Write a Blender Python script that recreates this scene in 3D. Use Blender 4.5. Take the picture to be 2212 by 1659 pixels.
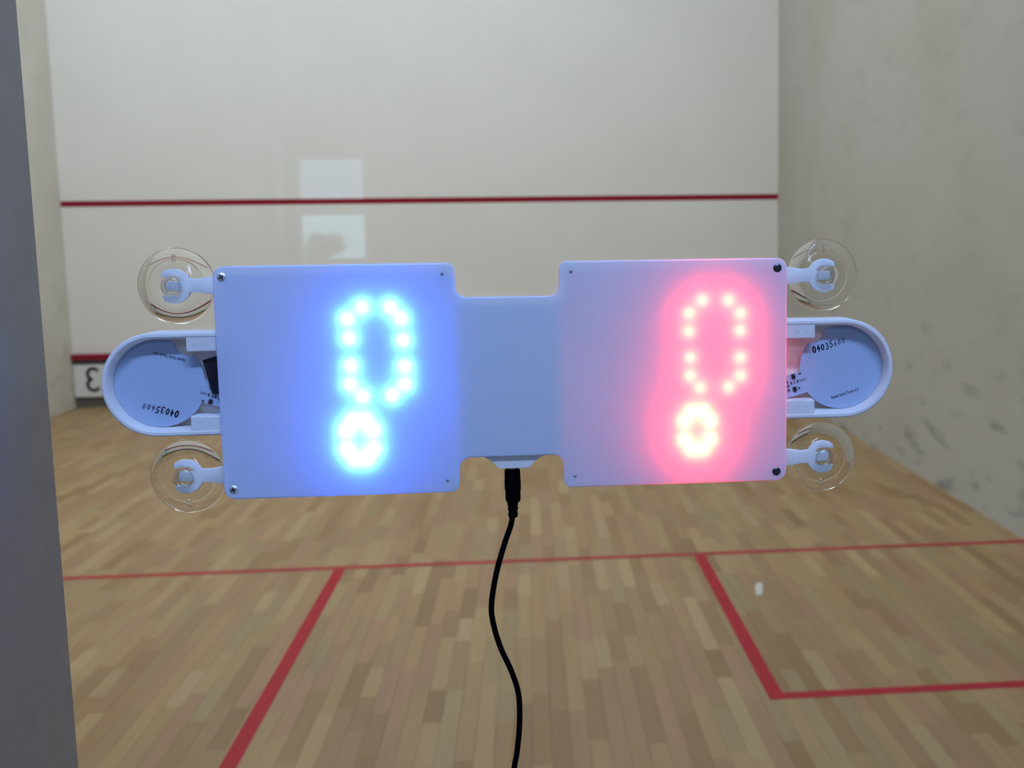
import bpy, bmesh, math, random
from mathutils import Vector, Matrix

random.seed(7)
S = bpy.context.scene
C = S.collection
for o in list(bpy.data.objects):
    bpy.data.objects.remove(o)

# ------------------------------------------------------------------ camera
CAM = Vector((4.07254, -0.76836, 1.45936))
RIGHT = Vector((0.9956315, -0.0924139, -0.0133256))
DOWN = Vector((-0.0252280, -0.1288498, -0.9913432))
FWD = Vector((0.0898969, 0.9873487, -0.1306183))
cd = bpy.data.cameras.new('camera')
cam = bpy.data.objects.new('camera', cd)
C.objects.link(cam)
cam.matrix_world = Matrix(((RIGHT.x, -DOWN.x, -FWD.x, CAM.x), (RIGHT.y, -DOWN.y, -FWD.y, CAM.y),
                           (RIGHT.z, -DOWN.z, -FWD.z, CAM.z), (0, 0, 0, 1)))
cd.sensor_fit = 'HORIZONTAL'
cd.sensor_width = 36.0
cd.lens = 2453.48 / 2212 * 36
cd.shift_x = -(1368.71 - 1106) / 2212
cd.shift_y = (833.40 - 829.5) / 2212
cd.clip_start = 0.02
cd.dof.use_dof = True
cd.dof.focus_distance = 0.73
cd.dof.aperture_fstop = 13.0
S.camera = cam

# ------------------------------------------------------------------ world and exposure
W = bpy.data.worlds.new('world')
S.world = W
W.use_nodes = True
bg = W.node_tree.nodes['Background']
bg.inputs['Color'].default_value = (0.48, 0.77, 1.0, 1)
bg.inputs['Strength'].default_value = 3.5
S.view_settings.view_transform = 'Standard'
S.view_settings.look = 'None'
S.view_settings.exposure = 0.0
S.view_settings.gamma = 1.0
S.view_settings.use_curve_mapping = False
S.cycles.use_denoising = True
S.cycles.max_bounces = 9
S.cycles.diffuse_bounces = 4
S.cycles.glossy_bounces = 3
S.cycles.transmission_bounces = 8
S.cycles.adaptive_threshold = 0.05
S.cycles.transparent_max_bounces = 16

COURT_LIGHT = (0.93, 1.0, 1.09)
COURT_POWER = 16.2
HALL_LIGHT = (0.39, 0.565, 1.0)
HALL_POWER = 80.0
BLUE_LED = (0.024, 0.095, 1.0)
RED_LED = (1.0, 0.021, 0.007)
LED_POWER = 520.0

# ------------------------------------------------------------------ helpers: materials
def new_mat(name):
    m = bpy.data.materials.new(name)
    m.use_nodes = True
    nt = m.node_tree
    nt.nodes.clear()
    out = nt.nodes.new('ShaderNodeOutputMaterial')
    return m, nt, out

def node(nt, kind, **kw):
    n = nt.nodes.new(kind)
    for k, v in kw.items():
        if k in n.inputs:
            n.inputs[k].default_value = v
        else:
            setattr(n, k, v)
    return n

def c4(c):
    return (c[0], c[1], c[2], 1.0)

def plain(name, col, rough=0.6, metal=0.0, spec=0.5, var=0.06, scale=30.0, bump=0.0):
    """Principled with a little procedural mottling."""
    m, nt, out = new_mat(name)
    b = node(nt, 'ShaderNodeBsdfPrincipled')
    b.inputs['Roughness'].default_value = rough
    b.inputs['Metallic'].default_value = metal
    b.inputs['Specular IOR Level'].default_value = spec
    tc = node(nt, 'ShaderNodeTexCoord')
    nz = node(nt, 'ShaderNodeTexNoise')
    nz.inputs['Scale'].default_value = scale
    nz.inputs['Detail'].default_value = 4
    nt.links.new(tc.outputs['Object'], nz.inputs['Vector'])
    r = node(nt, 'ShaderNodeValToRGB')
    r.color_ramp.elements[0].position = 0.3
    r.color_ramp.elements[1].position = 0.7
    r.color_ramp.elements[0].color = c4([max(0, x * (1 - var)) for x in col])
    r.color_ramp.elements[1].color = c4([min(1, x * (1 + var)) for x in col])
    nt.links.new(nz.outputs['Fac'], r.inputs['Fac'])
    nt.links.new(r.outputs['Color'], b.inputs['Base Color'])
    if bump:
        bp = node(nt, 'ShaderNodeBump')
        bp.inputs['Strength'].default_value = bump
        bp.inputs['Distance'].default_value = 0.002
        nt.links.new(nz.outputs['Fac'], bp.inputs['Height'])
        nt.links.new(bp.outputs['Normal'], b.inputs['Normal'])
    nt.links.new(b.outputs['BSDF'], out.inputs['Surface'])
    return m

def emitter(name, col, strength):
    m, nt, out = new_mat(name)
    e = node(nt, 'ShaderNodeEmission')
    e.inputs['Color'].default_value = c4(col)
    e.inputs['Strength'].default_value = strength
    nt.links.new(e.outputs[0], out.inputs['Surface'])
    return m

def printed_plastic(name, diffuse, through, share, gloss=0.04):
    """White 3D-printed plastic: light reflects diffusely and also passes through."""
    m, nt, out = new_mat(name)
    tc = node(nt, 'ShaderNodeTexCoord')
    nz = node(nt, 'ShaderNodeTexNoise')
    nz.inputs['Scale'].default_value = 60
    nz.inputs['Detail'].default_value = 3
    nt.links.new(tc.outputs['Object'], nz.inputs['Vector'])
    bp = node(nt, 'ShaderNodeBump')
    bp.inputs['Strength'].default_value = 0.05
    bp.inputs['Distance'].default_value = 0.0006
    nt.links.new(nz.outputs['Fac'], bp.inputs['Height'])
    d = node(nt, 'ShaderNodeBsdfDiffuse')
    d.inputs['Color'].default_value = c4(diffuse)
    t = node(nt, 'ShaderNodeBsdfTranslucent')
    t.inputs['Color'].default_value = c4(through)
    g = node(nt, 'ShaderNodeBsdfGlossy')
    g.inputs['Roughness'].default_value = 0.45
    for x in (d, g):
        nt.links.new(bp.outputs['Normal'], x.inputs['Normal'])
    mx = node(nt, 'ShaderNodeMixShader')
    mx.inputs[0].default_value = share
    nt.links.new(d.outputs[0], mx.inputs[1])
    nt.links.new(t.outputs[0], mx.inputs[2])
    m2 = node(nt, 'ShaderNodeMixShader')
    m2.inputs[0].default_value = gloss
    nt.links.new(mx.outputs[0], m2.inputs[1])
    nt.links.new(g.outputs[0], m2.inputs[2])
    nt.links.new(m2.outputs[0], out.inputs['Surface'])
    return m

def pane_glass(name, tint=(0.97, 0.985, 0.975), base=0.042, power=5.0, rough=0.0):
    """Flat pane: see-through with a mirror reflection that grows towards grazing angles."""
    m, nt, out = new_mat(name)
    t = node(nt, 'ShaderNodeBsdfTransparent')
    t.inputs['Color'].default_value = c4(tint)
    g = node(nt, 'ShaderNodeBsdfGlossy')
    g.inputs['Roughness'].default_value = rough
    lw = node(nt, 'ShaderNodeLayerWeight')
    lw.inputs['Blend'].default_value = 0.5
    p = node(nt, 'ShaderNodeMath', operation='POWER')
    p.inputs[1].default_value = power
    nt.links.new(lw.outputs['Facing'], p.inputs[0])
    ma = node(nt, 'ShaderNodeMath', operation='MULTIPLY_ADD')
    ma.inputs[1].default_value = 1 - base
    ma.inputs[2].default_value = base
    nt.links.new(p.outputs[0], ma.inputs[0])
    mx = node(nt, 'ShaderNodeMixShader')
    nt.links.new(ma.outputs[0], mx.inputs[0])
    nt.links.new(t.outputs[0], mx.inputs[1])
    nt.links.new(g.outputs[0], mx.inputs[2])
    nt.links.new(mx.outputs[0], out.inputs['Surface'])
    return m

def plaster(name, col, stain=(0.45, 0.40, 0.28), amount=0.25, marks=0.0, mark_z=(0.2, 1.4)):
    """Painted court wall with soft cloudy stains and small ball marks."""
    m, nt, out = new_mat(name)
    b = node(nt, 'ShaderNodeBsdfPrincipled')
    b.inputs['Roughness'].default_value = 0.75
    b.inputs['Specular IOR Level'].default_value = 0.2
    geo = node(nt, 'ShaderNodeNewGeometry')
    n1 = node(nt, 'ShaderNodeTexNoise')
    n1.inputs['Scale'].default_value = 1.3
    n1.inputs['Detail'].default_value = 5
    nt.links.new(geo.outputs['Position'], n1.inputs['Vector'])
    r1 = node(nt, 'ShaderNodeMapRange')
    r1.inputs['From Min'].default_value = 0.42
    r1.inputs['From Max'].default_value = 0.75
    r1.inputs['To Max'].default_value = amount
    nt.links.new(n1.outputs['Fac'], r1.inputs['Value'])
    mixa = node(nt, 'ShaderNodeMix', data_type='RGBA')
    mixa.inputs['A'].default_value = c4(col)
    mixa.inputs['B'].default_value = c4(stain)
    nt.links.new(r1.outputs['Result'], mixa.inputs['Factor'])
    n2 = node(nt, 'ShaderNodeTexNoise')
    n2.inputs['Scale'].default_value = 8
    n2.inputs['Detail'].default_value = 2.0
    mp = node(nt, 'ShaderNodeMapping')
    mp.inputs['Scale'].default_value = (1, 0.36, 1)
    nt.links.new(geo.outputs['Position'], mp.inputs['Vector'])
    nt.links.new(mp.outputs[0], n2.inputs['Vector'])
    r2 = node(nt, 'ShaderNodeMapRange')
    r2.inputs['From Min'].default_value = 0.57
    r2.inputs['From Max'].default_value = 0.72
    r2.inputs['To Max'].default_value = 1.0
    nt.links.new(n2.outputs['Fac'], r2.inputs['Value'])
    sx = node(nt, 'ShaderNodeSeparateXYZ')
    nt.links.new(geo.outputs['Position'], sx.inputs[0])
    rz = node(nt, 'ShaderNodeMapRange')
    rz.inputs['From Min'].default_value = mark_z[1]
    rz.inputs['From Max'].default_value = mark_z[0]
    rz.inputs['To Min'].default_value = 0.18 * marks
    rz.inputs['To Max'].default_value = marks
    nt.links.new(sx.outputs['Z'], rz.inputs['Value'])
    mu = node(nt, 'ShaderNodeMath', operation='MULTIPLY')
    nt.links.new(r2.outputs['Result'], mu.inputs[0])
    nt.links.new(rz.outputs['Result'], mu.inputs[1])
    mixb = node(nt, 'ShaderNodeMix', data_type='RGBA')
    nt.links.new(mu.outputs[0], mixb.inputs['Factor'])
    nt.links.new(mixa.outputs['Result'], mixb.inputs['A'])
    mixb.inputs['B'].default_value = (0.08, 0.075, 0.065, 1)
    nt.links.new(mixb.outputs['Result'], b.inputs['Base Color'])
    n3 = node(nt, 'ShaderNodeTexNoise')
    n3.inputs['Scale'].default_value = 55
    n3.inputs['Detail'].default_value = 3
    nt.links.new(geo.outputs['Position'], n3.inputs['Vector'])
    bp = node(nt, 'ShaderNodeBump')
    bp.inputs['Strength'].default_value = 0.25
    bp.inputs['Distance'].default_value = 0.003
    nt.links.new(n3.outputs['Fac'], bp.inputs['Height'])
    nt.links.new(bp.outputs['Normal'], b.inputs['Normal'])
    nt.links.new(b.outputs[0], out.inputs['Surface'])
    return m

def wood(name, use_attribute):
    """Lacquered maple strip; the tint is the plank's own."""
    m, nt, out = new_mat(name)
    b = node(nt, 'ShaderNodeBsdfPrincipled')
    b.inputs['Roughness'].default_value = 0.42
    b.inputs['Specular IOR Level'].default_value = 0.22
    if use_attribute:
        a = node(nt, 'ShaderNodeAttribute', attribute_name='tint')
    else:
        a = node(nt, 'ShaderNodeObjectInfo')
    geo = node(nt, 'ShaderNodeNewGeometry')
    mp = node(nt, 'ShaderNodeMapping')
    mp.inputs['Scale'].default_value = (70, 3.0, 10)
    nt.links.new(geo.outputs['Position'], mp.inputs['Vector'])
    nz = node(nt, 'ShaderNodeTexNoise')
    nz.inputs['Scale'].default_value = 1
    nz.inputs['Detail'].default_value = 5
    nt.links.new(mp.outputs[0], nz.inputs['Vector'])
    mr = node(nt, 'ShaderNodeMapRange')
    mr.inputs['To Min'].default_value = 0.86
    mr.inputs['To Max'].default_value = 1.10
    nt.links.new(nz.outputs['Fac'], mr.inputs['Value'])
    mx = node(nt, 'ShaderNodeMix', data_type='RGBA', blend_type='MULTIPLY')
    mx.inputs['Factor'].default_value = 1.0
    nt.links.new(a.outputs['Color'], mx.inputs['A'])
    nt.links.new(mr.outputs['Result'], mx.inputs['B'])
    nt.links.new(mx.outputs['Result'], b.inputs['Base Color'])
    nt.links.new(b.outputs[0], out.inputs['Surface'])
    return m

M = {}
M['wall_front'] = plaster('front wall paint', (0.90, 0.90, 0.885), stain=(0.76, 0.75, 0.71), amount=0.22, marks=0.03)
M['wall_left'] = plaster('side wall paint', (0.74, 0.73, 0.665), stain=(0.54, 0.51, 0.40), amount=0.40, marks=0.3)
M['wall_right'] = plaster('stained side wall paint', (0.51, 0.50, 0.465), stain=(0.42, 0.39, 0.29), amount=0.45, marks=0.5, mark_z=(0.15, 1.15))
M['ceiling'] = plain('ceiling white', (0.75, 0.75, 0.72), 0.9)
M['hall_wall'] = plain('hall paint', (0.55, 0.54, 0.50), 0.85, scale=3)
M['hall_floor'] = plain('hall floor', (0.22, 0.22, 0.23), 0.6, scale=8)
M['sub'] = plain('floor joints', (0.10, 0.07, 0.045), 0.8)
M['plank'] = wood('maple strip', False)
M['planks'] = wood('maple strips', True)
M['red'] = plain('red line paint', (0.42, 0.014, 0.022), 0.6, spec=0.15, var=0.1, scale=14)
M['red_worn'] = plain('worn red line paint', (0.40, 0.05, 0.05), 0.6, spec=0.15, var=0.16, scale=5)
M['red_wall'] = plain('red wall paint', (0.30, 0.006, 0.02), 0.7, spec=0.1, var=0.08, scale=14)
M['tin'] = plain('tin panel white', (0.80, 0.82, 0.82), 0.5)
M['dark_letter'] = plain('tin letter paint', (0.05, 0.06, 0.06), 0.6)
M['gap_shade'] = plain('gap shade colour', (0.14, 0.12, 0.10), 0.9)  # dark colour stands for shadow under the strip and below the panel
M['post'] = plain('grey anodised metal', (0.40, 0.405, 0.42), 0.48, metal=0.8, var=0.04, scale=40)
M['glass'] = pane_glass('toughened glass')
M['window_glass'] = pane_glass('window glass', (0.95, 0.97, 0.97), 0.04)
M['window_frosted'] = pane_glass('tinted window glass', (0.78, 0.74, 0.80), 0.04)
M['frame_white'] = plain('window frame white', (0.9, 0.9, 0.88), 0.5)
M['sliver'] = plain('white sliver', (0.62, 0.62, 0.56), 0.7)  # thin raised piece for a small white spot
M['lamp_body'] = plain('lamp housing', (0.85, 0.85, 0.85), 0.5)
M['court_lamp'] = emitter('court lamp glow', COURT_LIGHT, COURT_POWER)
M['hall_lamp'] = emitter('hall lamp glow', HALL_LIGHT, HALL_POWER)
M['leaf'] = plain('leaf', (0.10, 0.13, 0.07), 0.6)
M['bark'] = plain('bark', (0.10, 0.07, 0.05), 0.9)
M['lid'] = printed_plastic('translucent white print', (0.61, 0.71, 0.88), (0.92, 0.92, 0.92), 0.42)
M['base'] = printed_plastic('white print', (0.86, 0.87, 0.88), (0.9, 0.9, 0.9), 0.28)
M['led_board'] = plain('led carrier white', (0.85, 0.85, 0.85), 0.6)
M['led_blue'] = emitter('blue led', BLUE_LED, LED_POWER * 1.25)
M['led_red'] = emitter('red led', RED_LED, LED_POWER * 0.95)
M['led_blue_hot'] = emitter('bright blue led', BLUE_LED, LED_POWER * 1.5)
M['led_red_hot'] = emitter('bright red led', RED_LED, LED_POWER * 1.9)
M['pcb'] = plain('white solder mask', (0.36, 0.46, 0.64), 0.35, var=0.02)
M['silk'] = plain('black silkscreen', (0.012, 0.014, 0.03), 0.5)
M['ink'] = plain('marker ink', (0.01, 0.012, 0.05), 0.5)
M['ink_faded'] = plain('fading marker ink', (0.09, 0.11, 0.20), 0.5)
M['chip'] = plain('chip black', (0.012, 0.012, 0.016), 0.4)
M['resistor'] = plain('resistor body', (0.06, 0.045, 0.05), 0.4)
M['pad'] = plain('solder', (0.35, 0.33, 0.33), 0.4, metal=0.6)
M['tape'] = plain('black tape', (0.008, 0.008, 0.018), 0.35)
M['screw_bright'] = plain('zinc screw', (0.80, 0.81, 0.83), 0.5, metal=0.9)
M['screw_dark'] = plain('dark screw', (0.10, 0.105, 0.11), 0.3, metal=1.0)  # darker metal for the two screws at the red end
M['recess'] = plain('screw recess', (0.006, 0.008, 0.012), 0.6)
M['cable'] = plain('black cable rubber', (0.0015, 0.0015, 0.002), 0.8, spec=0.03)
M['barrel'] = plain('plug barrel', (0.5, 0.5, 0.52), 0.3, metal=1.0)

mm_, nt_, out_ = new_mat('clear suction rubber')
gl_ = node(nt_, 'ShaderNodeBsdfGlass')
gl_.inputs['IOR'].default_value = 1.40
gl_.inputs['Roughness'].default_value = 0.02
gl_.inputs['Color'].default_value = (0.985, 0.985, 0.98, 1)
nt_.links.new(gl_.outputs[0], out_.inputs['Surface'])
M['clear'] = mm_
M['clear_button'] = pane_glass('clear button rubber', (0.95, 0.955, 0.96), 0.10, 1.6, 0.10)

# ------------------------------------------------------------------ helpers: objects and meshes
def obj(name, bm, mat, parent=None, smooth=False, recalc=True):
    me = bpy.data.meshes.new(name)
    if recalc:
        bmesh.ops.recalc_face_normals(bm, faces=bm.faces)
    bm.to_mesh(me)
    bm.free()
    if mat is not None:
        me.materials.append(M[mat] if isinstance(mat, str) else mat)
    if smooth:
        for p in me.polygons:
            p.use_smooth = True
        try:
            me.set_sharp_from_angle(angle=math.radians(38))
        except Exception:
            pass
    o = bpy.data.objects.new(name, me)
    C.objects.link(o)
    if parent is not None:
        o.parent = parent
    return o

def tag(o, label=None, cat=None, group=None, kind=None):
    if label: o['label'] = label
    if cat: o['category'] = cat
    if group: o['group'] = group
    if kind: o['kind'] = kind
    return o

def empty(name, loc, label=None, cat=None, group=None, kind=None):
    o = bpy.data.objects.new(name, None)
    C.objects.link(o)
    o.location = loc
    o.empty_display_size = 0.05
    return tag(o, label, cat, group, kind)

def box(bm, x0, x1, y0, y1, z0, z1):
    v = [bm.verts.new((x, y, z)) for x in (x0, x1) for y in (y0, y1) for z in (z0, z1)]
    for f in ((0, 1, 3, 2), (4, 6, 7, 5), (0, 4, 5, 1), (2, 3, 7, 6), (0, 2, 6, 4), (1, 5, 7, 3)):
        bm.faces.new([v[i] for i in f])
    return bm

def bevel_box(x0, x1, y0, y1, z0, z1, r=0.002, seg=2):
    bm = bmesh.new()
    box(bm, x0, x1, y0, y1, z0, z1)
    bmesh.ops.bevel(bm, geom=list(bm.edges), offset=r, segments=seg, affect='EDGES', profile=0.5)
    return bm

def B(*a):
    return box(bmesh.new(), *a)

def fillet(pts, seg=8):
    """Polyline (x, z, radius) with each corner rounded."""
    out = []
    n = len(pts)
    for i in range(n):
        p0, p1, p2 = Vector(pts[i - 1][:2]), Vector(pts[i][:2]), Vector(pts[(i + 1) % n][:2])
        r = pts[i][2] if len(pts[i]) > 2 else 0
        if r <= 0:
            out.append((p1.x, p1.y)); continue
        a = (p0 - p1).normalized(); b = (p2 - p1).normalized()
        ang = a.angle(b)
        d = r / math.tan(ang / 2)
        c = p1 + (a + b).normalized() * (r / math.sin(ang / 2))
        s = p1 + a * d - c; e = p1 + b * d - c
        a0 = math.atan2(s.y, s.x); a1 = math.atan2(e.y, e.x)
        da = (a1 - a0 + math.pi) % (2 * math.pi) - math.pi
        for k in range(seg + 1):
            t = a0 + da * k / seg
            out.append((c.x + r * math.cos(t), c.y + r * math.sin(t)))
    return out

def area2(p):
    return sum(p[i - 1][0] * p[i][1] - p[i][0] * p[i - 1][1] for i in range(len(p)))

def offset(poly, d):
    """Move every point of a closed polyline inward by d."""
    n = len(poly)
    sgn = 1 if area2(poly) > 0 else -1
    res = []
    for i in range(n):
        p0, p1, p2 = Vector(poly[i - 1]), Vector(poly[i]), Vector(poly[(i + 1) % n])
        e1 = (p1 - p0).normalized(); e2 = (p2 - p1).normalized()
        n1 = Vector((-e1.y, e1.x)) * sgn; n2 = Vector((-e2.y, e2.x)) * sgn
        nn = n1 + n2
        k = nn.length_squared
        nn = nn * (2 / k) if k > 1e-6 else n1
        res.append((p1.x + nn.x * d, p1.y + nn.y * d))
    return res

# board-local millimetres: x along the glass, y towards the court (front of the glass pane at y = -10), z up
GY = -10.0
def V(x, y, z):
    return Vector((x / 1000, (y - GY) / 1000, z / 1000))

def ring(bm, poly, y):
    return [bm.verts.new(V(p[0], y, p[1])) for p in poly]

def bridge(bm, a, b, skip=()):
    n = len(a)
    for i in range(n):
        if i in skip: continue
        j = (i + 1) % n
        bm.faces.new((a[i], a[j], b[j], b[i]))

def prism(poly, y0, y1, bev=0.0, bm=None):
    """Solid slab with outline poly from y0 (towards the camera) to y1; the front edge may be rounded."""
    bm = bm or bmesh.new()
    back = ring(bm, poly, y1)
    if bev > 0:
        r1 = ring(bm, poly, y0 + bev)
        r2 = ring(bm, offset(poly, bev * 0.3), y0 + bev * 0.3)
        r3 = ring(bm, offset(poly, bev), y0)
        bridge(bm, back, r1); bridge(bm, r1, r2); bridge(bm, r2, r3)
        bm.faces.new(r3)
    else:
        r1 = ring(bm, poly, y0)
        bridge(bm, back, r1)
        bm.faces.new(r1)
    bm.faces.new(back)
    return bm

def wall_ring(outer, thick, y0, y1, bev=0.0):
    """Hollow rim: outline outer, wall thickness thick, between y0 and y1."""
    bm = bmesh.new()
    inner = offset(outer, thick)
    ob, ib = ring(bm, outer, y1), ring(bm, inner, y1)
    if bev:
        of, oc = ring(bm, outer, y0 + bev), ring(bm, offset(outer, bev), y0)
        jf, jc = ring(bm, inner, y0 + bev), ring(bm, offset(outer, thick - bev), y0)
        bridge(bm, ob, of); bridge(bm, of, oc); bridge(bm, oc, jc); bridge(bm, jc, jf); bridge(bm, jf, ib); bridge(bm, ib, ob)
    else:
        of, jf = ring(bm, outer, y0), ring(bm, inner, y0)
        bridge(bm, ob, of); bridge(bm, of, jf); bridge(bm, jf, ib); bridge(bm, ib, ob)
    return bm

def circle(cx, cz, r, n=24, a0=0.0):
    return [(cx + r * math.cos(a0 + 2 * math.pi * i / n), cz + r * math.sin(a0 + 2 * math.pi * i / n)) for i in range(n)]

def lathe_y(profile, n=64, bm=None):
    """Closed solid of revolution about local y; profile is a list of (radius, y) in millimetres."""
    bm = bm or bmesh.new()
    rings = []
    for r, y in profile:
        if r < 1e-6:
            rings.append([bm.verts.new(V(0, y, 0))])
        else:
            rings.append([bm.verts.new(V(r * math.cos(2 * math.pi * i / n), y, r * math.sin(2 * math.pi * i / n))) for i in range(n)])
    for a, b in zip(rings, rings[1:]):
        for i in range(n):
            j = (i + 1) % n
            if len(a) == 1:
                bm.faces.new((a[0], b[i], b[j]))
            elif len(b) == 1:
                bm.faces.new((a[i], a[j], b[0]))
            else:
                bm.faces.new((a[i], a[j], b[j], b[i]))
    return bm

def lathe_z(profile, cx, cy, n=28):
    bm = bmesh.new()
    rings = []
    for r, z in profile:
        if r < 1e-6:
            rings.append([bm.verts.new(V(cx, cy, z))])
        else:
            rings.append([bm.verts.new(V(cx + r * math.cos(2 * math.pi * i / n), cy + r * math.sin(2 * math.pi * i / n), z)) for i in range(n)])
    for a, b in zip(rings, rings[1:]):
        for i in range(n):
            j = (i + 1) % n
            if len(a) == 1:
                bm.faces.new((a[0], b[i], b[j]))
            elif len(b) == 1:
                bm.faces.new((a[i], a[j], b[0]))
            else:
                bm.faces.new((a[i], a[j], b[j], b[i]))
    return bm

def tube(pts, r, n=14):
    """Round tube through points (board-local millimetres), smoothed with Catmull-Rom."""
    P = [Vector(p) for p in pts]
    path = []
    for i in range(len(P) - 1):
        p0 = P[max(i - 1, 0)]; p1 = P[i]; p2 = P[i + 1]; p3 = P[min(i + 2, len(P) - 1)]
        for k in range(8):
            t = k / 8
            path.append(0.5 * ((2 * p1) + (p2 - p0) * t + (2 * p0 - 5 * p1 + 4 * p2 - p3) * t * t + (3 * p1 - p0 - 3 * p2 + p3) * t ** 3))
    path.append(P[-1])
    bm = bmesh.new()
    rs = []
    u = Vector((1, 0, 0))
    for i, p in enumerate(path):
        d = (path[min(i + 1, len(path) - 1)] - path[max(i - 1, 0)]).normalized()
        u = (u - d * u.dot(d)).normalized()
        w = d.cross(u)
        rs.append([bm.verts.new(V(*(p + (u * math.cos(2 * math.pi * k / n) + w * math.sin(2 * math.pi * k / n)) * r))) for k in range(n)])
    for a, b in zip(rs, rs[1:]):
        bridge(bm, a, b)
    bm.faces.new(rs[0]); bm.faces.new(rs[-1])
    return bm

def text_mesh(body, size):
    cu = bpy.data.curves.new('text', 'FONT')
    cu.body = body
    cu.size = size
    cu.align_x = 'CENTER'
    cu.offset = size * 0.022
    ob = bpy.data.objects.new('text', cu)
    C.objects.link(ob)
    dg = bpy.context.evaluated_depsgraph_get()
    me = bpy.data.meshes.new_from_object(ob.evaluated_get(dg))
    bpy.data.objects.remove(ob)
    bpy.data.curves.remove(cu)
    bm = bmesh.new()
    bm.from_mesh(me)
    bpy.data.meshes.remove(me)
    return bm                                            # lies in its own x-y plane, metres

# ================================================================== THE COURT
CW, CL, CH = 6.4, 9.75, 5.7
floor = tag(obj('floor', B(0, CW, 0.004, CL, -0.10, -0.012), 'sub'), 'pale maple strip floor of the squash court with red lines', kind='structure')
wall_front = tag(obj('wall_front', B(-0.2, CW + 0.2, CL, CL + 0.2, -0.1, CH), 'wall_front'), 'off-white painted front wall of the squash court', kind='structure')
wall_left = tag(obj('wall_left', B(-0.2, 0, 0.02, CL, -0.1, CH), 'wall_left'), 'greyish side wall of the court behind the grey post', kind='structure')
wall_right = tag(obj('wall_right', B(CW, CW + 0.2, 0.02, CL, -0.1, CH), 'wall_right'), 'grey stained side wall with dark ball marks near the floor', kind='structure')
ceiling = tag(obj('ceiling', B(-0.2, CW + 0.2, -0.2, CL + 0.2, CH, CH + 0.15), 'ceiling'), 'white ceiling over the squash court', kind='structure')
wall_back = tag(obj('wall_back', B(-0.2, CW + 0.2, -0.012, 0.02, 2.62, CH), 'ceiling'), 'white back wall above the glass pane', kind='structure')

# floor strips: the 300 that show largest are parts of their own, the rest one joined part
PW = 0.0555
palette = [((0.47, 0.345, 0.205), 5), ((0.43, 0.31, 0.19), 5), ((0.50, 0.38, 0.235), 4), ((0.40, 0.275, 0.155), 3),
           ((0.46, 0.315, 0.215), 4), ((0.37, 0.255, 0.135), 2), ((0.53, 0.42, 0.28), 2), ((0.44, 0.35, 0.22), 3)]
pal = [c for c, n in palette for _ in range(n)]
FOC = 2453.48
def to_px(p):
    d = Vector(p) - CAM
    z = d.dot(FWD)
    if z < 0.1: return None
    return 1368.71 + FOC * d.dot(RIGHT) / z, 833.4 + FOC * d.dot(DOWN) / z
planks = []
x = 0.0
while x < CW - 0.001:
    x1 = min(x + PW, CW)
    y = -random.uniform(0, 0.5) + 0.004
    while y < CL:
        ln = random.choice((0.25, 0.30, 0.38, 0.45, 0.50, 0.60))
        ya, yb = max(y, 0.006), min(y + ln, CL)
        if yb - ya > 0.02:
            f = random.uniform(0.94, 1.05)
            c = random.choice(pal)
            planks.append((x, x1, ya, yb, random.uniform(-0.0003, 0.0), (c[0] * f * 0.82, c[1] * f * 0.722, c[2] * f * 0.55)))
        y += ln
    x = x1
def seen(p):
    c = to_px(((p[0] + p[1]) / 2, (p[2] + p[3]) / 2, 0))
    return c is not None and 130 < c[0] < 2230 and 880 < c[1] < 1670
vis = sorted([i for i, p in enumerate(planks) if seen(p)], key=lambda i: (planks[i][2] + planks[i][3]) / 2)
near = set(vis[:300])
GAP = 0.00025
plank_mesh = {}
for i in sorted(near):
    x0, x1, ya, yb, dz, col = planks[i]
    key = (round(x1 - x0, 4), round(yb - ya, 4))
    if key not in plank_mesh:
        w, l = key
        bm = bmesh.new()
        a = [bm.verts.new(q) for q in ((GAP, GAP, -0.012), (w - GAP, GAP, -0.012), (w - GAP, l - GAP, -0.012), (GAP, l - GAP, -0.012))]
        b = [bm.verts.new(q) for q in ((GAP, GAP, -0.0005), (w - GAP, GAP, -0.0005), (w - GAP, l - GAP, -0.0005), (GAP, l - GAP, -0.0005))]
        e = 0.0006
        t = [bm.verts.new(q) for q in ((GAP + e, GAP + e, 0), (w - GAP - e, GAP + e, 0), (w - GAP - e, l - GAP - e, 0), (GAP + e, l - GAP - e, 0))]
        bridge(bm, a, b); bridge(bm, b, t); bm.faces.new(t)
        me = bpy.data.meshes.new('plank'); bm.to_mesh(me); bm.free()
        me.materials.append(M['plank'])
        plank_mesh[key] = me
    o = bpy.data.objects.new('plank', plank_mesh[key])
    C.objects.link(o)
    o.parent = floor
    o.location = (x0, ya, dz)
    o.color = c4(col)
vs, fs, tints = [], [], []
for i, (x0, x1, ya, yb, dz, col) in enumerate(planks):
    if i in near: continue
    k = len(vs)
    g = GAP
    for z in (-0.012, dz):
        vs += [(x0 + g, ya + g, z), (x1 - g, ya + g, z), (x1 - g, yb - g, z), (x0 + g, yb - g, z)]
    fs += [(k + 4, k + 5, k + 6, k + 7)] + [(k + a, k + (a + 1) % 4, k + 4 + (a + 1) % 4, k + 4 + a) for a in range(4)]
    tints += [c4(col)] * 5
me = bpy.data.meshes.new('far_planks')
me.from_pydata(vs, [], fs)
at = me.attributes.new('tint', 'FLOAT_COLOR', 'FACE')
for i, t in enumerate(tints):
    at.data[i].color = t
me.materials.append(M['planks'])
fp = bpy.data.objects.new('far_planks', me)
C.objects.link(fp)
fp.parent = floor
tag(fp, 'maple strips of the rest of the court floor', kind='stuff')

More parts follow.
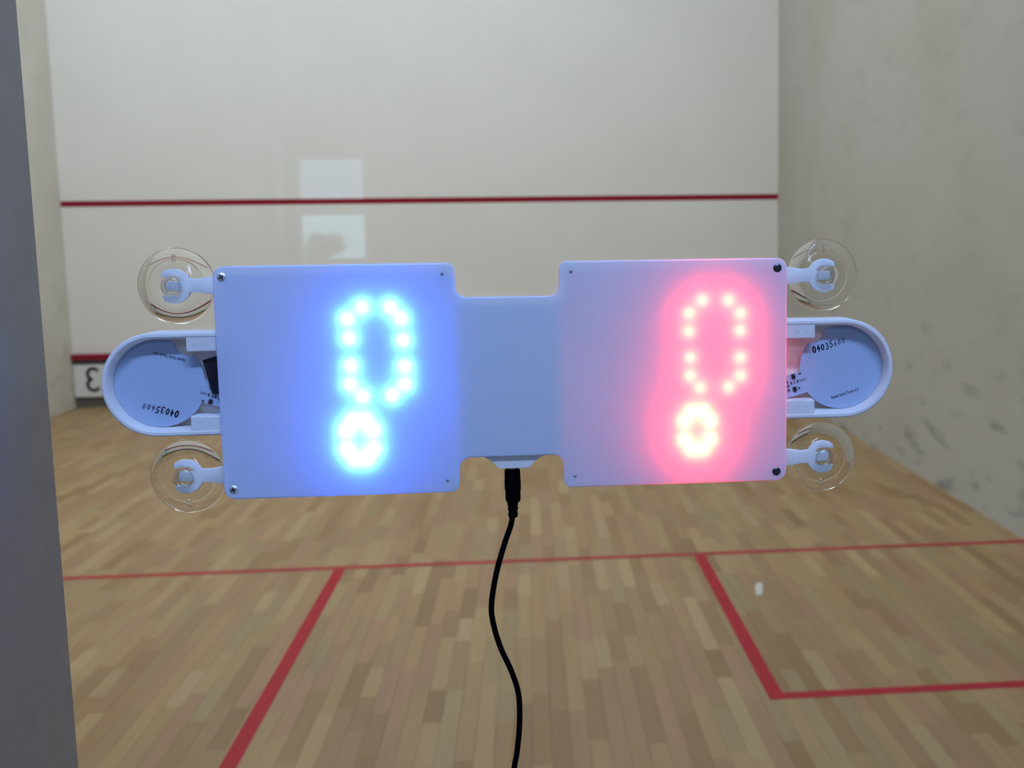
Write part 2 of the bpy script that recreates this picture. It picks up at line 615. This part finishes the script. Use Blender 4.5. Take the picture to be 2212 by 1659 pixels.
def line(name, x0, x1, y0, y1, label, mat='red'):
    tag(obj(name, B(x0, x1, y0, y1, 0.0001, 0.0009), mat, floor), label)
line('short_line', 0, CW, 4.26, 4.31, 'red short line running across the court floor', 'red_worn')
line('half_court_line', 3.175, 3.225, 0.01, 4.26, 'red half court line running towards the glass')
line('service_box_side_line', 4.80, 4.85, 2.61, 4.26, 'red side line of the service box')
line('service_box_back_line', 4.85, CW, 2.61, 2.66, 'red back line of the service box')
line('service_box_side_line', 1.55, 1.60, 2.61, 4.26, 'red side line of the service box behind the post')
line('service_box_back_line', 0, 1.55, 2.61, 2.66, 'red back line of the service box behind the post')
tag(obj('service_line', B(0, CW, CL - 0.0012, CL + 0.01, 1.78, 1.83), 'red_wall', wall_front), 'red service line across the front wall')

# the tin: top strip, panel with its letter, backing darkened as shade in the gaps
tin = empty('tin_board', (0, CL, 0), 'low white tin with a red top strip along the foot of the front wall', 'tin')
obj('backing', B(0.004, CW - 0.004, -0.012, -0.001, 0.001, 0.44), 'gap_shade', tin)
obj('top_strip', bevel_box(0.004, CW - 0.004, -0.055, -0.001, 0.43, 0.48, 0.004), 'red_wall', tin)
panel = obj('panel', bevel_box(0.006, CW - 0.006, -0.038, -0.013, 0.095, 0.385, 0.006), 'tin', tin)
def ribbon_flat(strokes, w, plane):
    """Flat pen strokes; plane(u, v) gives the point."""
    bm = bmesh.new()
    for st in strokes:
        for a, b in zip(st, st[1:]):
            a, b = Vector(a), Vector(b)
            d = (b - a)
            if d.length < 1e-7: continue
            d.normalize()
            nrm = Vector((-d.y, d.x)) * w / 2
            bm.faces.new([bm.verts.new(plane(*q)) for q in (a - nrm, b - nrm, b + nrm, a + nrm)])
        for p in st:
            bm.faces.new([bm.verts.new(plane(p[0] + w / 2 * math.cos(2 * math.pi * k / 8), p[1] + w / 2 * math.sin(2 * math.pi * k / 8))) for k in range(8)])
    return bm
def arc(cx, cz, rx, rz, a0, a1, n=12):
    return [(cx + rx * math.cos(math.radians(a0 + (a1 - a0) * k / n)), cz + rz * math.sin(math.radians(a0 + (a1 - a0) * k / n))) for k in range(n + 1)]
st = [arc(0.178, 0.302, 0.048, 0.050, 40, 250) + arc(0.178, 0.206, 0.052, 0.052, 110, 320)]
tag(obj('letter', ribbon_flat(st, 0.030, lambda u, v: Vector((u, -0.0386, v))), 'dark_letter', tin, recalc=False), 'dark rounded letter on the white tin panel')

# court lamps
def lamp(name, x, y, z, lx, ly, mat, label, group):
    e = empty(name, (x, y, z), label, 'lamp', group)
    bm = bmesh.new()
    box(bm, -lx / 2 - .02, lx / 2 + .02, -ly / 2 - .02, ly / 2 + .02, -0.05, 0)
    obj('housing', bm, 'lamp_body', e)
    obj('diffuser', B(-lx / 2, lx / 2, -ly / 2, ly / 2, -0.062, -0.051), mat, e)
    return e
names = {3.2: 'nearest the glass', 5.6: 'over the middle of the court', 7.5: 'nearest the front wall'}
for yy in (3.2, 5.6, 7.5):
    for xx, sd in ((1.2, 'beside the wall behind the post'), (4.2, 'beside the stained wall')):
        lamp('court_lamp', xx, yy, CH - 0.002, 1.5, 0.5, 'court_lamp', 'white court ceiling lamp %s, %s' % (names[yy], sd), 'court ceiling lamps')

# ================================================================== GLASS BACK WALL AND POST
tag(obj('wall_glass', B(0.0, CW, -0.010, 0.002, 0.0, 2.62), 'glass'), 'clear glass back wall of the court', kind='structure')
post = tag(obj('glass_wall_post', bevel_box(3.565, 3.7628, -0.24, -0.0105, 0.0, 2.60, 0.002), 'post'),
           'grey metal post standing against the glass beside the blue score', 'post')

# ================================================================== HALL ON THE CAMERA'S SIDE
HY, HX0, HX1, HH = -9.02, -0.6, 7.6, 2.95
tag(obj('floor_hall', B(HX0, HX1, HY - 0.2, 0.003, -0.1, 0.0), 'hall_floor'), 'dark grey hall floor', kind='structure')
tag(obj('ceiling_hall', B(HX0, HX1, HY - 0.2, -0.013, HH, HH + 0.1), 'ceiling'), 'white hall ceiling', kind='structure')
tag(obj('wall_hall_left', B(HX0 - 0.1, HX0, HY, 0.003, 0, HH), 'hall_wall'), 'beige hall side wall', kind='structure')
tag(obj('wall_hall_right', B(HX1, HX1 + 0.1, HY, 0.003, 0, HH), 'hall_wall'), 'beige hall side wall by the red score', kind='structure')
tag(obj('wall_hall_front', B(HX0, 0.0, -0.012, 0.003, 0, HH), 'hall_wall'), 'beige wall closing the hall beside the glass', kind='structure')
tag(obj('wall_hall_end', B(CW, HX1, -0.012, 0.003, 0, HH), 'hall_wall'), 'beige wall strip closing the hall beside the glass', kind='structure')
WX0, WX1, WZ0, WZ1 = 2.16, 2.74, 1.27, 2.16
bm = bmesh.new()
box(bm, HX0, WX0, HY - 0.2, HY, 0, HH)
box(bm, WX1, HX1, HY - 0.2, HY, 0, HH)
box(bm, WX0, WX1, HY - 0.2, HY, 0, WZ0)
box(bm, WX0, WX1, HY - 0.2, HY, WZ1, HH)
tag(obj('wall_hall_back', bm, 'hall_wall'), 'beige hall wall with a window, mirrored in the glass', kind='structure')
win = empty('window_1', (0, HY, 0), 'white framed window mirrored in the glass above the blue score', kind='structure')
bm = bmesh.new()
for a in ((WX0, WX0 + .03, WZ0, WZ1), (WX1 - .03, WX1, WZ0, WZ1), (WX0 + .03, WX1 - .03, WZ0, WZ0 + .035), (WX0 + .03, WX1 - .03, WZ1 - .03, WZ1),
          (WX0 + .03, WX1 - .03, 1.67, 1.80)):
    box(bm, a[0], a[1], -0.12, -0.05, a[2], a[3])
obj('window_frame', bm, 'frame_white', win)
obj('pane', B(WX0 + .03, WX1 - .03, -0.090, -0.084, WZ0 + .035, 1.67), 'window_glass', win)
obj('pane', B(WX0 + .03, WX1 - .03, -0.090, -0.084, 1.80, WZ1 - .03), 'window_frosted', win)
tag(obj('trim_1', B(2.0, 2.07, HY, HY + 0.03, 0.02, 2.32), 'frame_white'), 'white vertical trim beside the mirrored window', kind='structure')
# a bush outside the window
bush = empty('bush', (2.10, HY - 1.6, 0), 'dark bush outside the window mirrored in the glass', 'bush')
obj('trunk', tube([(0, 0, 0), (15, 10, 500), (-10, -20, 1000), (20, 0, 1450)], 28), 'bark', bush)
bm = bmesh.new()
for k in range(900):
    d = Vector((random.gauss(0, 1), random.gauss(0, 1), random.gauss(0, 1))).normalized() * random.random() ** 0.4
    p = Vector((-0.06 + d.x * 0.13, d.y * 0.2, 1.34 + d.z * 0.2))
    if k % 3 == 0:
        p = Vector((0.08 + d.x * 0.12, d.y * 0.15, 1.42 + d.z * 0.1))
    u = Vector((random.gauss(0, 1), random.gauss(0, 1), random.gauss(0, 1))).normalized() * 0.03
    w = u.orthogonal().normalized() * 0.018
    bm.faces.new([bm.verts.new(q) for q in (p - u, p + w, p + u, p - w)])
tag(obj('foliage', bm, 'leaf', bush, recalc=False), kind='stuff')
lamp('hall_lamp', 4.30, -1.20, HH - 0.002, 1.25, 0.14, 'hall_lamp', 'long cool white tube lamp on the hall ceiling nearest the glass', 'hall ceiling lamps')
lamp('hall_lamp', 4.30, -3.70, HH - 0.002, 1.25, 0.14, 'hall_lamp', 'long cool white lamp added as unseen fill on the hall ceiling further from the glass', 'hall ceiling lamps')  # second lamp added only as fill, not a known source

# ================================================================== SCOREBOARD
SB = Vector((4.05865, GY / 1000, 1.37011))
sb = empty('scoreboard', SB, 'white translucent LED scoreboard showing blue and red zeros, stuck to the glass', 'scoreboard')

lid_pts = [(-182.5, 74, 7), (-33, 74, 5), (-33, 52, 7), (33, 52, 7), (33.6, 74, 5), (182.3, 74, 7),
           (182.3, -74, 7), (34, -74, 5), (33.6, -52, 7), (-33.4, -52, 7), (-34.3, -74.4, 5), (-183.2, -74.6, 7)]
lid_out = fillet(lid_pts, 8)
YF, YB = -36.0, -33.0
hole_at = [(-40.7, 66.8), (-41.8, -67.1), (41.2, 66.9), (41.2, -66.9)]
# the lid: a print with rounded rim, real screw holes at the inner corners
bm = bmesh.new()
r0 = ring(bm, lid_out, YB)
r1 = ring(bm, lid_out, YF + 1.0)
r2 = ring(bm, offset(lid_out, 0.3), YF + 0.3)
r3 = ring(bm, offset(lid_out, 1.0), YF)
bridge(bm, r0, r1); bridge(bm, r1, r2); bridge(bm, r2, r3)
edges = [bm.edges.get((r3[i], r3[(i + 1) % len(r3)])) for i in range(len(r3))]
for hx, hz in hole_at:
    a = ring(bm, circle(hx, hz, 1.1, 16), YF)
    edges += [bm.edges.new((a[i], a[(i + 1) % 16])) for i in range(16)]
bmesh.ops.triangle_fill(bm, use_beauty=True, edges=edges)
lid = obj('front_panel', bm, 'lid', sb)
for hx, hz in hole_at:
    bm = bmesh.new()
    a = ring(bm, circle(hx, hz, 1.1, 16), YF); b = ring(bm, circle(hx, hz, 1.1, 16), YF + 3.6)
    c = ring(bm, circle(hx, hz, 2.6, 16), YF + 3.9); d = ring(bm, circle(hx, hz, 2.6, 16), YF + 0.3)
    bridge(bm, a, b); bm.faces.new(b); bridge(bm, c, d); bm.faces.new(c)
    tag(obj('screw_hole', bm, 'base', sb), 'empty screw hole at an inner corner')

# the base frame behind the lid, open where the touch boards pass through
base_pts = [(-181, 72.5, 6), (-34.5, 72.5, 4), (-34.5, 50.5, 6), (34.5, 50.5, 6), (35, 72.5, 4), (181, 72.5, 6), (181, 20.0, 0),
            (181, -20.0, 0), (181, -72.5, 6), (35.4, -72.5, 4), (35, -50.5, 6), (-34.9, -50.5, 6), (-35.8, -72.9, 4), (-181.6, -73, 6), (-181.4, -20, 0), (-181.2, 20, 0)]
base_out = fillet(base_pts, 6)
inner = offset(base_out, 2.2)
n = len(base_out)
openings = [i for i in range(n) if abs(base_out[i][0]) > 180 and abs(base_out[(i + 1) % n][0]) > 180 and abs(base_out[i][1]) < 20.5 and abs(base_out[(i + 1) % n][1]) < 20.5]
bm = bmesh.new()
of, jf, ob, ib = ring(bm, base_out, -33.1), ring(bm, inner, -33.1), ring(bm, base_out, -12.5), ring(bm, inner, -12.5)
bridge(bm, of, jf, openings); bridge(bm, of, ob, openings); bridge(bm, jf, ib, openings); bridge(bm, ob, ib, openings)
for i in openings:
    j = (i + 1) % n
    bm.faces.new((of[i], jf[i], ib[i], ob[i])); bm.faces.new((of[j], jf[j], ib[j], ob[j]))
obj('base_frame', bm, 'lid', sb)
obj('back_plate', prism(base_out, -13.6, -12.4), 'base', sb)
for s in (-1, 1):
    zz = 48.0
    obj('inner_rib', prism([(s * 32, -zz), (s * 33.5, -zz), (s * 33.5, zz), (s * 32, zz)], -33.6, -13.6), 'led_board', sb)

# LEDs: five-millimetre packages on the carrier, two zeros per score
DX = 1.5
blue_big = [(-89.9, 47.1), (-72.6, 46.8), (-99.5, 39.8), (-65.9, 39.3), (-98.9, 27.3), (-65.0, 25.4), (-98.5, 10.0), (-64.8, 8.8), (-99.5, -2.0), (-65.0, -2.9), (-92.0, -10.0), (-73.5, -9.8)]
SMALL_ZERO = [(-3.9, 12.8), (3.9, 12.8), (8.7, 6.0), (8.7, -6.0), (3.9, -12.8), (-3.9, -12.8), (-8.7, -6.0), (-8.7, 6.0)]
blue_small = [(-94.9 + a, -38.0 + b) for a, b in SMALL_ZERO]
red_big = [(127.6, 47.5), (144.9, 47.2), (119.1, 39.2), (152.8, 38.6), (118.6, 27.3), (152.6, 27.1), (119.6, 10.2), (152.6, 9.4), (119.3, -1.7), (152.8, -2.6), (125.9, -9.7), (144.7, -10.0)]
red_small = [(123.9 + a, -38.2 + b) for a, b in SMALL_ZERO]
LED_Y = -29.8
for pts, mat in ((blue_big, 'led_blue'), (blue_small, 'led_blue_hot'), (red_big, 'led_red'), (red_small, 'led_red_hot')):
    bm = bmesh.new()
    prism([(-2.5, -2.5), (2.5, -2.5), (2.5, 2.5), (-2.5, 2.5)], -1.4 + GY, 0 + GY, 0.3, bm)
    bmesh.ops.recalc_face_normals(bm, faces=bm.faces)
    bm.normal_update()
    for f in bm.faces:
        f.material_index = 1 if f.normal.y < -0.99 else 0
    me = bpy.data.meshes.new('led'); bm.to_mesh(me); bm.free()
    me.materials.append(M['led_board'])
    me.materials.append(M[mat])
    for (lx, lz) in pts:
        o = bpy.data.objects.new('led', me)
        C.objects.link(o); o.parent = sb
        o.location = V(lx - DX, LED_Y, lz)
    order = [0, 1, 3, 5, 7, 9, 11, 10, 8, 6, 4, 2] if len(pts) == 12 else list(range(8))
    loop = [(pts[k][0] - DX, pts[k][1]) for k in order]
    obj('led_strip', wall_ring(offset(loop, -3.6), 7.2, LED_Y + 0.02, LED_Y + 1.2), 'led_board', sb)

# corner screws
for i, (hx, hz, mt) in enumerate([(-176.8, 67.3, 'screw_bright'), (-177.2, -68.1, 'screw_bright'), (175.7, 67.5, 'screw_dark'), (175.5, -67.6, 'screw_dark')]):
    bm = bmesh.new()
    a0 = ring(bm, circle(hx, hz, 2.75, 24), YF + 0.4); a1 = ring(bm, circle(hx, hz, 2.75, 24), YF - 0.25); a2 = ring(bm, circle(hx, hz, 2.2, 24), YF - 0.65); a3 = ring(bm, circle(hx, hz, 1.2, 24), YF - 0.8)
    bridge(bm, a0, a1); bridge(bm, a1, a2); bridge(bm, a2, a3); bm.faces.new(a3); bm.faces.new(a0)
    sc = tag(obj('screw', bm, mt, sb, True), 'bright cross-head corner screw' if i < 2 else 'dark cross-head corner screw')
    an = math.radians((32, 20, 50, 15)[i])
    arms = []
    for q in range(4):
        t = an + q * math.pi / 2
        d = Vector((math.cos(t), math.sin(t))); p = Vector((-d.y, d.x))
        arms += [d * 1.75 - p * 0.42, d * 1.75 + p * 0.42, (d + p).normalized() * 0.62]
    obj('cross_recess', prism([(hx + v.x, hz + v.y) for v in arms], YF - 0.92, YF - 0.5), 'recess', sc)

# touch sensor ears: tray with rim, brackets, round circuit board
EC = 222.3
digits = {
    '0': [arc(0.28, 0.5, 0.24, 0.46, 90, 450, 16)],
    '4': [[(0.36, 1.0), (0.06, 0.38), (0.58, 0.42)], [(0.44, 0.68), (0.38, 0.0)]],
    '3': [arc(0.24, 0.74, 0.24, 0.24, 140, -80, 9) + arc(0.24, 0.26, 0.28, 0.26, 85, -150, 9)],
    '5': [[(0.56, 0.97), (0.16, 0.94), (0.10, 0.56)] + arc(0.24, 0.30, 0.26, 0.30, 110, -140, 9)],
}
def make_pcb(ex, rot, notches):
    """Round touch board turned by rot about the ear centre ex."""
    cr, sr = math.cos(math.radians(rot)), math.sin(math.radians(rot))
    def T(x, z):
        return (ex + x * cr - z * sr, x * sr + z * cr)
    R, y0, y1 = 28.2, -23.4, -21.8
    out = []
    steps = 96
    for k in range(steps):
        a = 2 * math.pi * k / steps
        x, z = R * math.cos(a), R * math.sin(a)
        if x < 0 and -9.5 < z < 5.5:
            continue
        rr = R
        for na in notches:                                # round clearance cut into the edge
            dl = (a - math.radians(na) + math.pi) % (2 * math.pi) - math.pi
            dd, q = 32.5, 9.0
            if abs(dl) < math.asin(q / dd):
                rr = min(rr, dd * math.cos(dl) - math.sqrt(q * q - (dd * math.sin(dl)) ** 2))
        x, z = rr * math.cos(a), rr * math.sin(a)
        out.append((a, x, z))
    poly = []
    done = False
    for a, x, z in out:
        if not done and a > math.pi:
            poly += [(-math.sqrt(R * R - 5.5 ** 2), 5.5), (-45, 5.5), (-45, -9.5), (-math.sqrt(R * R - 9.5 ** 2), -9.5)]
            done = True
        poly.append((x, z))
    board = obj('circuit_board', prism([T(*p) for p in poly], y0, y1), 'pcb', sb)
    yt = y0 - 0.08
    # printed name
    bm = text_mesh('Squash Score Touch v2.0', 2.55)
    xs = [v.co.x for v in bm.verts]
    k = 19.8 / (max(xs) - min(xs))
    for v in bm.verts:
        px, pz = T(v.co.x * k - 2.2, v.co.y - 19.0)
        v.co = V(px, yt, pz)
    tag(obj('printed_name', bm, 'silk', board, recalc=False), 'small black printed name on the board')
    # handwritten number
    for i, ch in enumerate('04035400'):
        hx, hz = -15.6 + i * 3.0, 14.6 + (0, .1, 0, -.3, .2, -.1, .2, .3)[i] + i * 0.02
        sc = (4.4, 4.2, 4.0, 4.2, 4.3, 3.6, 3.3, 3.4)[i]
        mat = 'ink' if i < 5 else 'ink_faded'
        wv = (0.80, 0.76, 0.72, 0.64, 0.62, 0.56, 0.50, 0.46)[i]
        stp = [[(hx + (u + 0.12 * v) * sc * 0.78, hz + v * sc) for u, v in s_] for s_ in digits[ch]]
        obj('handwritten_digit', ribbon_flat(stp, wv, lambda u, v: V(T(u, v)[0], yt, T(u, v)[1])), mat, board, recalc=False)
    # components
    def part(nm, x, z, w, h, t, mat):
        obj(nm, prism([T(x - w / 2, z - h / 2), T(x + w / 2, z - h / 2), T(x + w / 2, z + h / 2), T(x - w / 2, z + h / 2)], y0 - t, y0, 0.12), mat, board)
    for x, z in ((-33.1, 3.6), (-34.4, -5.0)):
        part('chip', x, z, 2.0, 3.1, 1.0, 'chip')
        bm = bmesh.new()
        for s in (-1, 1):
            for q in (-1, 0, 1):
                prism([T(x + s * 1.0, z + q * 0.95 - 0.2), T(x + s * 1.75, z + q * 0.95 - 0.2), T(x + s * 1.75, z + q * 0.95 + 0.2), T(x + s * 1.0, z + q * 0.95 + 0.2)], y0 - 0.35, y0, 0, bm)
        obj('chip_legs', bm, 'pad', board)
    for x, z, w, h, mt in ((-28.3, 4.2, 1.6, 0.95, 'resistor'), (-35.5, -0.3, 0.95, 1.8, 'resistor'), (-33.3, -0.4, 0.95, 1.8, 'pad'), (-31.0, -0.5, 0.95, 1.8, 'resistor'),
                           (-38.1, 0.9, 1.2, 1.3, 'resistor'), (-38.1, -1.6, 1.2, 1.3, 'resistor'), (-38.5, -4.7, 1.3, 1.8, 'resistor'), (-31.2, -5.2, 0.9, 1.3, 'chip')):
        part('component', x, z, w, h, 0.55, mt)
    for q in range(3):
        obj('solder_ring', ribbon_flat([arc(-29.0 + q * 1.35, -0.6, 0.55, 0.75, 0, 360, 12)], 0.22, lambda u, v: V(T(u, v)[0], yt, T(u, v)[1])), 'silk', board, recalc=False)
    return board

def make_ear(s, rot):
    ex = s * EC
    RO = 33.0
    cap = [(ex + s * RO * math.cos(math.radians(a)), RO * math.sin(math.radians(a))) for a in range(90, -91, -6)]
    rim_out = [(s * 176, 33.0)] + cap + [(s * 176, -33.0)]
    RI = 29.6
    capi = [(ex + s * RI * math.cos(math.radians(a)), RI * math.sin(math.radians(a))) for a in range(90, -91, -6)]
    rim_in = [(s * 176, RI)] + capi + [(s * 176, -RI)]
    bm = bmesh.new()
    yt, yb, bv = -33.0, -12.5, 0.9
    o_b = ring(bm, rim_out, yb); o_f = ring(bm, rim_out, yt + bv)
    ro2 = [(s * 176, 33 - bv)] + [(ex + s * (RO - bv) * math.cos(math.radians(a)), (RO - bv) * math.sin(math.radians(a))) for a in range(90, -91, -6)] + [(s * 176, -33 + bv)]
    ri2 = [(s * 176, RI + bv)] + [(ex + s * (RI + bv) * math.cos(math.radians(a)), (RI + bv) * math.sin(math.radians(a))) for a in range(90, -91, -6)] + [(s * 176, -RI - bv)]
    o_t = ring(bm, ro2, yt); i_t = ring(bm, ri2, yt); i_f = ring(bm, rim_in, yt + bv)
    rl = [(s * 176, 28.5)] + [(ex + s * 28.5 * math.cos(math.radians(a)), 28.5 * math.sin(math.radians(a))) for a in range(90, -91, -6)] + [(s * 176, -28.5)]
    i_m = ring(bm, rl, -24.5); i_b = ring(bm, rl, yb)
    sk = (len(rim_out) - 1,)
    for a, b in ((o_b, o_f), (o_f, o_t), (o_t, i_t), (i_t, i_f), (i_f, i_m), (i_m, i_b), (i_b, o_b)):
        bridge(bm, a, b, sk)
    for k in (0, -1):
        bm.faces.new([r[k] for r in (o_b, o_f, o_t, i_t, i_f, i_m, i_b)])
    ear = obj('sensor_housing', bm, 'base', sb, True)
    tag(ear, 'rounded white sensor housing at the %s score end' % ('blue' if s < 0 else 'red'))
    obj('tray_back', prism(offset(rim_out, 0.6), -15.0, -12.6), 'base', ear)
    for q in (1, -1):
        bk = prism(sorted_ccw([(s * 181.2, q * 20.8), (s * 202.0, q * 20.8), (s * 202.0, q * 30.2), (s * 181.2, q * 30.2)]), -32.4, -14.5, 0.5)
        obj('bracket', bk, 'base', ear)
        for hx in (190.0, 196.5):
            obj('screw_mark', prism(circle(s * hx, q * 25.2, 1.0, 12), -32.48, -32.3), 'pad_mark', ear)
    return ear

def sorted_ccw(p):
    return p if area2(p) > 0 else p[::-1]
M['pad_mark'] = plain('plugged hole', (0.62, 0.64, 0.68), 0.6)
make_ear(-1, 164); make_ear(1, 16)
make_pcb(-EC, 164, (250,)); make_pcb(EC, 16, (113,))
tag(obj('black_tape', prism([(-EC + 28.0, 14.5), (-EC + 33.0, -7.4), (-EC + 46, -7.8), (-EC + 46, 19.6)], -26.0, -25.2), 'tape', sb), 'black tape piece beside the board neck')

# suction cup arms and cups
FX, FZ = 210.8, 61.6
def make_fork(sx, sz):
    R1, R2 = 11.1, 6.3
    loc = [(R1 * math.cos(math.radians(a)), R1 * math.sin(math.radians(a))) for a in range(52, 159, 6)]
    loc += [(-15.0, 4.5), (-23.5, 5.8), (-34, 5.8), (-34, -5.6), (-23.5, -5.6), (-15.0, -4.2)]
    loc += [(R1 * math.cos(math.radians(a)), R1 * math.sin(math.radians(a))) for a in range(202, 309, 6)]
    loc += [(7.2, -5.8)]
    loc += [(R2 * math.cos(math.radians(a)), R2 * math.sin(math.radians(a))) for a in range(290, 209, -10)]
    loc += [(3.6, -3.0), (4.2, -2.0), (4.2, 2.0), (3.6, 3.0)]
    loc += [(R2 * math.cos(math.radians(a)), R2 * math.sin(math.radians(a))) for a in range(150, 69, -10)]
    loc += [(7.2, 5.8)]
    poly = [(sx * (FX + x), sz * FZ + z) for x, z in loc]
    return tag(obj('mounting_arm', prism(sorted_ccw(poly), -21.6, -18.4, 0.5), 'base', sb, True), 'white forked arm holding a suction cup')
button_profile = [(0, -25.4), (4.6, -25.4), (5.5, -25.1), (6.2, -24.5), (6.4, -23.7), (6.2, -22.6), (5.4, -22.0), (5.0, -21.4), (5.0, -18.4), (5.6, -17.9), (0, -17.9)]
cup_profile = [(0, -17.8), (5.8, -17.8), (9.5, -15.3), (16.6, -12.9), (17.1, -12.9), (17.5, -12.4), (22.9, -11.8), (23.6, -12.2), (24.2, -12.1), (24.5, -11.6),
               (24.5, -10.9), (24.2, -10.35), (22.5, -10.4), (17, -11.0), (9.5, -13.3), (6, -14.6), (0, -15.2)]
def make_cup(sx, sz, tabup, label):
    bm = bmesh.new()
    lathe_y(cup_profile, 72, bm)
    cz = {1: 61.5, -1: -63.2}[sz]
    cx = sx * (211.3 if sz > 0 else 211.6)
    bmesh.ops.translate(bm, verts=bm.verts, vec=Vector((cx / 1000, 0, cz / 1000)))
    cup = tag(obj('suction_cup', bm, 'clear', sb, True), label)
    bm = bmesh.new()
    lathe_y(button_profile, 40, bm)
    bmesh.ops.translate(bm, verts=bm.verts, vec=Vector((cx / 1000, 0, (cz + (0 if sz > 0 else 1.0)) / 1000)))
    obj('button', bm, 'clear_button', cup, True)
    # small pull nub
    nub = bmesh.new()
    for r, y0, y1, zc in ((1.35, -15.2, -13.2, 16.6), (1.1, -14.4, -12.4, 19.6)):
        prism(circle(cx + sx * 0.3, cz + tabup * zc, r, 14), y0, y1, 0.4, nub)
    obj('pull_nub', nub, 'clear_button', cup, True)
    return cup
make_fork(-1, 1); make_fork(-1, -1); make_fork(1, 1); make_fork(1, -1)
make_cup(-1, 1, 1, 'clear suction cup above the sensor at the blue score end')
make_cup(-1, -1, -1, 'clear suction cup below the sensor at the blue score end')
make_cup(1, 1, 1, 'clear suction cup above the sensor at the red score end')
make_cup(1, -1, -1, 'clear suction cup below the sensor at the red score end')

# power socket block under the notch
jack = [(-26, -47), (-19.5, -51.8), (-14.5, -54.4), (-11.5, -57.2), (-8.2, -60.6), (11.3, -60.6), (14.3, -57.6), (17.4, -54.6), (22.5, -51.8), (29, -47)]
obj('socket_block', prism(sorted_ccw(jack), -32.8, -16.0, 0.3), 'base', sb)

# ================================================================== POWER CABLE
pc = empty('power_cable', SB, 'black power cable with a ribbed plug hanging below the scoreboard', 'cable')
PX, PYY = 0.1, -25.0
obj('barrel', lathe_z([(0, -60.7), (2.75, -60.7), (2.75, -63.6), (0, -63.6)], PX, PYY), 'barrel', pc, True)
plug = obj('plug', lathe_z([(0, -62.6), (4.4, -62.6), (5.2, -63.3), (5.2, -69.0), (5.4, -70), (5.4, -76), (5.05, -77), (4.95, -83.6), (4.3, -84.7), (0, -84.7)], PX, PYY), 'cable', pc, True)
obj('strain_relief', lathe_z([(0, -84.4), (3.5, -84.4), (3.6, -86.8), (3.1, -87.4), (3.1, -88.0), (3.4, -88.5), (3.4, -90.2), (2.85, -90.8), (2.85, -91.4), (3.15, -91.8), (3.15, -94.6), (2.8, -95.1), (0, -95.1)], PX - 0.3, PYY), 'cable', pc, True)
path = [(-0.2, -25, -92), (-3.0, -25.6, -100), (-6.2, -27, -112.2), (-12.0, -29, -131.0), (-15.9, -30, -151.4), (-15.6, -30, -164.3), (-11.3, -30, -182.2), (-4.1, -30, -200.3),
        (0.2, -30, -216.8), (0.4, -30, -236.5), (-1.7, -30, -256.2), (-5.4, -30, -277.0), (-14, -32, -340), (-20, -36, -500), (0, -40, -800), (20, -60, -1150), (40, -110, -1330), (90, -200, -1366), (260, -320, -1367.5), (500, -380, -1367.5)]
path[1] = (-2.0, -25.4, -101)
obj('cord', tube(path, 1.9), 'cable', pc, True)

# ================================================================== THIN WHITE SLIVER ON THE FLOOR
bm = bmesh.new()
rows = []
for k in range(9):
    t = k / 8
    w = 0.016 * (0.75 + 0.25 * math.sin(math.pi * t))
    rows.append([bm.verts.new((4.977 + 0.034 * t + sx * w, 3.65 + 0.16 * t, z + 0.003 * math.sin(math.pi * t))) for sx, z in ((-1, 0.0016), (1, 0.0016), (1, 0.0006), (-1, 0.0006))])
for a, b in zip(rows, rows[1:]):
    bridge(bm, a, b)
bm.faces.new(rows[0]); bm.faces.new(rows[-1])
tag(obj('floor_sliver', bm, 'sliver'), 'small white scrap on the floor inside the service box', 'tape')
